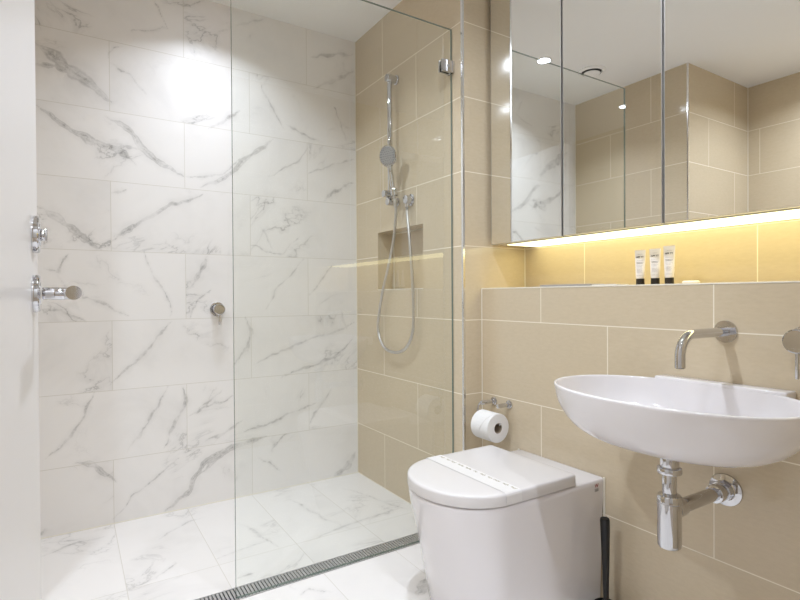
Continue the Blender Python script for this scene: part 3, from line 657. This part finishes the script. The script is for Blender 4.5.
# ------------------------------------------------------------------ shower rail, handset, hose
RXX, RYY = 1.288, 2.116
V = thing('shower_rail', 'chrome vertical shower rail on the beige shower wall', 'shower rail', (XS, RYY, 1.42))
bm = BM(); cyl(bm, (RXX, RYY, 1.40), (RXX, RYY, 2.018), .0118, .002); new('rail', bm, M['chrome'], V, smooth=True)
for z in (2.000, 1.418):
    bm = BM(); cyl(bm, (XS - .0003, RYY, z), (RXX - .019, RYY, z), .0185, .003); cyl(bm, (XS - .0003, RYY, z), (XS - .008, RYY, z), .0225, .002); new('wall_bracket', bm, M['chrome'], V, smooth=True)
SZ = 1.452
bm = BM(); cyl(bm, (RXX + .014, RYY, SZ), (RXX - .040, RYY, SZ), .0170, .003); box(bm, (RXX - .012, RYY - .0325, SZ - .009), (RXX + .006, RYY - .004, SZ + .009), .003)
hb = Vector((RXX - .004, RYY - .046, SZ - .026)); hd = Vector((1.250, 2.072, 1.618)); nrm = Vector((-.90, -.36, -.20)).normalized()
hx_ = (hd - nrm * .020 - hb).normalized(); q0 = hb + hx_ * .012
lathe(bm, q0, hx_, [(.0125, 0), (.0155, 0), (.0165, .002), (.0165, .030), (.0155, .032), (.0125, .032), (.0125, 0)], 32)
new('slider', bm, M['chrome'], V, smooth=True)
A = thing('shower_handset', 'chrome hand shower with round spray face held on the rail', 'hand shower', tuple(hb))
bm = BM(); up = (hd - hb); hx = hd - nrm * .020
sweep(bm, [hb, hb + up * .2, hb + up * .5, hb + up * .72, hx + Vector((0, 0, -.030)), hx + Vector((0, 0, -.005))], [.0085, .0100, .0112, .0118, .013, .010], 22); new('grip', bm, M['chrome'], A, smooth=True)
bm = BM(); lathe(bm, hd, nrm, [(0, -.024), (.020, -.023), (.038, -.014), (.0480, -.003), (.0490, .002), (.047, .0045), (0, .0045)], 48); hdo = new('spray_head', bm, M['chrome'], A, smooth=True)
bm = BM(); lathe(bm, hd, nrm, [(0, .0048), (.0425, .0048), (.0440, .0055), (.0425, .0066), (0, .0068)], 48); fp = new('spray_face', bm, simple('grey_face', (.40, .40, .41), .35, .3), hdo, smooth=True)
bm = BM(); fx, fy, _ = frame_from(nrm)
for r_, n_ in ((.0, 1), (.011, 6), (.022, 12), (.033, 18), (.039, 22)):
    for i in range(n_):
        a = 2 * math.pi * i / n_; q = hd + nrm * .0066 + fx * math.cos(a) * r_ + fy * math.sin(a) * r_; cyl(bm, q, q + nrm * .0022, .0019, .0005, 8)
new('nozzles', bm, simple('nozzle_grey', (.10, .10, .11), .5), fp)
EB = Vector((XS, 1.996, 1.410))
E_ = thing('hose_elbow', 'chrome hose outlet elbow on the beige wall beside the rail', 'hose elbow', tuple(EB))
bm = BM(); cyl(bm, EB + Vector((-.0003, 0, 0)), EB + Vector((-.006, 0, 0)), .0275, .002, 40); cyl(bm, EB + Vector((-.005, 0, 0)), EB + Vector((-.036, 0, 0)), .0200, .003, 36); new('wall_flange', bm, M['chrome'], E_, smooth=True)
bm = BM(); cyl(bm, EB + Vector((-.024, 0, -.010)), EB + Vector((-.024, 0, -.036)), .0095, .001); new('outlet_nut', bm, M['chrome'], E_, smooth=True)
he = EB + Vector((-.024, 0, -.034))
hs = hb + Vector((0, 0, -.001))
raw = [hs, hs + Vector((.003, 0, -.035)), (1.300, 2.085, 1.365), (1.300, 2.109, 1.235), (1.300, 2.162, 1.105), (1.300, 2.211, 0.999), (1.300, 2.252, 0.875), (1.300, 2.258, 0.790), (1.300, 2.204, 0.719), (1.300, 2.102, 0.701), (1.300, 2.006, 0.730), (1.300, 1.951, 0.802), (1.300, 1.942, 0.897), (1.300, 1.949, 1.041), (1.300, 1.967, 1.200), he + Vector((0, 0, -.03)), he]
P = [Vector(p) for p in raw]
def catmull(P, m=26):
    out = []
    Q = [P[0] * 2 - P[1]] + P + [P[-1] * 2 - P[-2]]
    for i in range(1, len(Q) - 2):
        a, b, c, d = Q[i - 1:i + 3]
        for j in range(m):
            t = j / m; out.append(.5 * ((2 * b) + (c - a) * t + (2 * a - 5 * b + 4 * c - d) * t * t + (3 * b - 3 * c + d - a) * t ** 3))
    out.append(P[-1]); return out
hp = catmull(P, 22); rad = [.0068 + (.0010 if (i % 2) else -.0010) * .6 for i in range(len(hp))]
bm = BM(); sweep(bm, hp, rad, 12)
tag(new('shower_hose', bm, M['brushed'], smooth=True, angle=80), 'flexible metal shower hose looping from the hand shower to the wall elbow', 'hose')

# ------------------------------------------------------------------ things on the ledge
def make_tube(x, y, h, rot, label):
    t = thing('toiletry_tube', label, 'toiletry tube', (0, 0, 0), 'small toiletry tubes on the ledge')
    bm = BM(); lathe(bm, (0, 0, 0), (0, 0, 1), [(0, 0), (.0118, 0), (.0126, .001), (.0126, .0195), (.0118, .0205), (0, .0205)], 28); new('cap', bm, M['cap'], t, smooth=True)
    bm = BM(); rings = []; n = 32
    for k, z in enumerate((.0208, .024, .055, .085, h - .006, h - .0055, h)):
        f = max(0, min(1, (z - .018) / (h - .024))); a, b = .0128 + .0035 * f, .0122 * (1 - f) + .0007
        if z < .022: a = b = .0112
        rings.append([(b * math.cos(2 * math.pi * i / n), a * math.sin(2 * math.pi * i / n), z) for i in range(n)])
    loft(bm, rings); body = new('tube_body', bm, M['tube'], t, smooth=True)
    def xf(z):
        f = max(0, min(1, (z - .018) / (h - .024))); return -(.0122 * (1 - f) + .0007) - .0009
    z = h * .80; text_mesh('print', 'APP TT', .0068, M['inkdark'], body, (xf(z) - .0004, 0, z), (0, -1, 0), (0, 0, 1), bold=.0002)
    bm = BM(); r = random.Random(int(y * 1000))
    for zz, w_, th in ((h * .88, .007, .0005), (h * .70, .010, .0004), (h * .645, .010, .0010), (h * .615, .009, .0010), (h * .555, .010, .0004), (h * .52, .006, .0005), (h * .46, .0075, .0003), (h * .435, .007, .0003), (h * .41, .0078, .0003), (h * .385, .006, .0003), (h * .36, .0075, .0003), (h * .27, .0085, .0005)):
        yy = -w_
        while yy < w_:
            l = r.uniform(.0008, .0022); x0 = -(.0122 * (1 - max(0, min(1, (zz - .018) / (h - .024)))) + .0007)
            x0 *= math.sqrt(max(0, 1 - (yy / .0145) ** 2)); box(bm, (x0 - .0008, yy, zz - th), (x0 + .0002, min(yy + l, w_), zz + th)); yy += l + .0009
    new('fine_print', bm, M['tray'], body)
    t.location = (x, y, ZL + .0013); t.rotation_euler = (0, 0, rot); return t
make_tube(1.530, .990, .111, .32, 'white toiletry tube with black cap, end one nearest the flat grey card')
make_tube(1.530, .940, .112, .32, 'white toiletry tube with black cap, middle of the three')
make_tube(1.530, .895, .117, .32, 'white toiletry tube with black cap, end one nearest the wrapped soap')
bm = BM(); lathe(bm, (1.545, .838, ZL + .0013), (0, 0, 1), [(0, 0), (.020, 0), (.0235, .003), (.0235, .007), (.020, .010), (0, .0105)], 40)
tag(new('soap', bm, M['soap'], smooth=True), 'small round wrapped soap lying on the ledge beside the tubes', 'soap')
bm = BM(); box(bm, (1.430, 1.100, ZL + .0013), (1.500, 1.318, ZL + .0082), .001)
ca = thing('grey_card', 'flat grey card folder lying on the ledge near the corner', 'card', (1.465, 1.2, ZL + .0013))
new('cover', bm, M['tray'], ca); new('leaf', box(BM(), (1.434, 1.008, ZL + .0013), (1.496, 1.099, ZL + .0050), .0005), M['band'], ca)
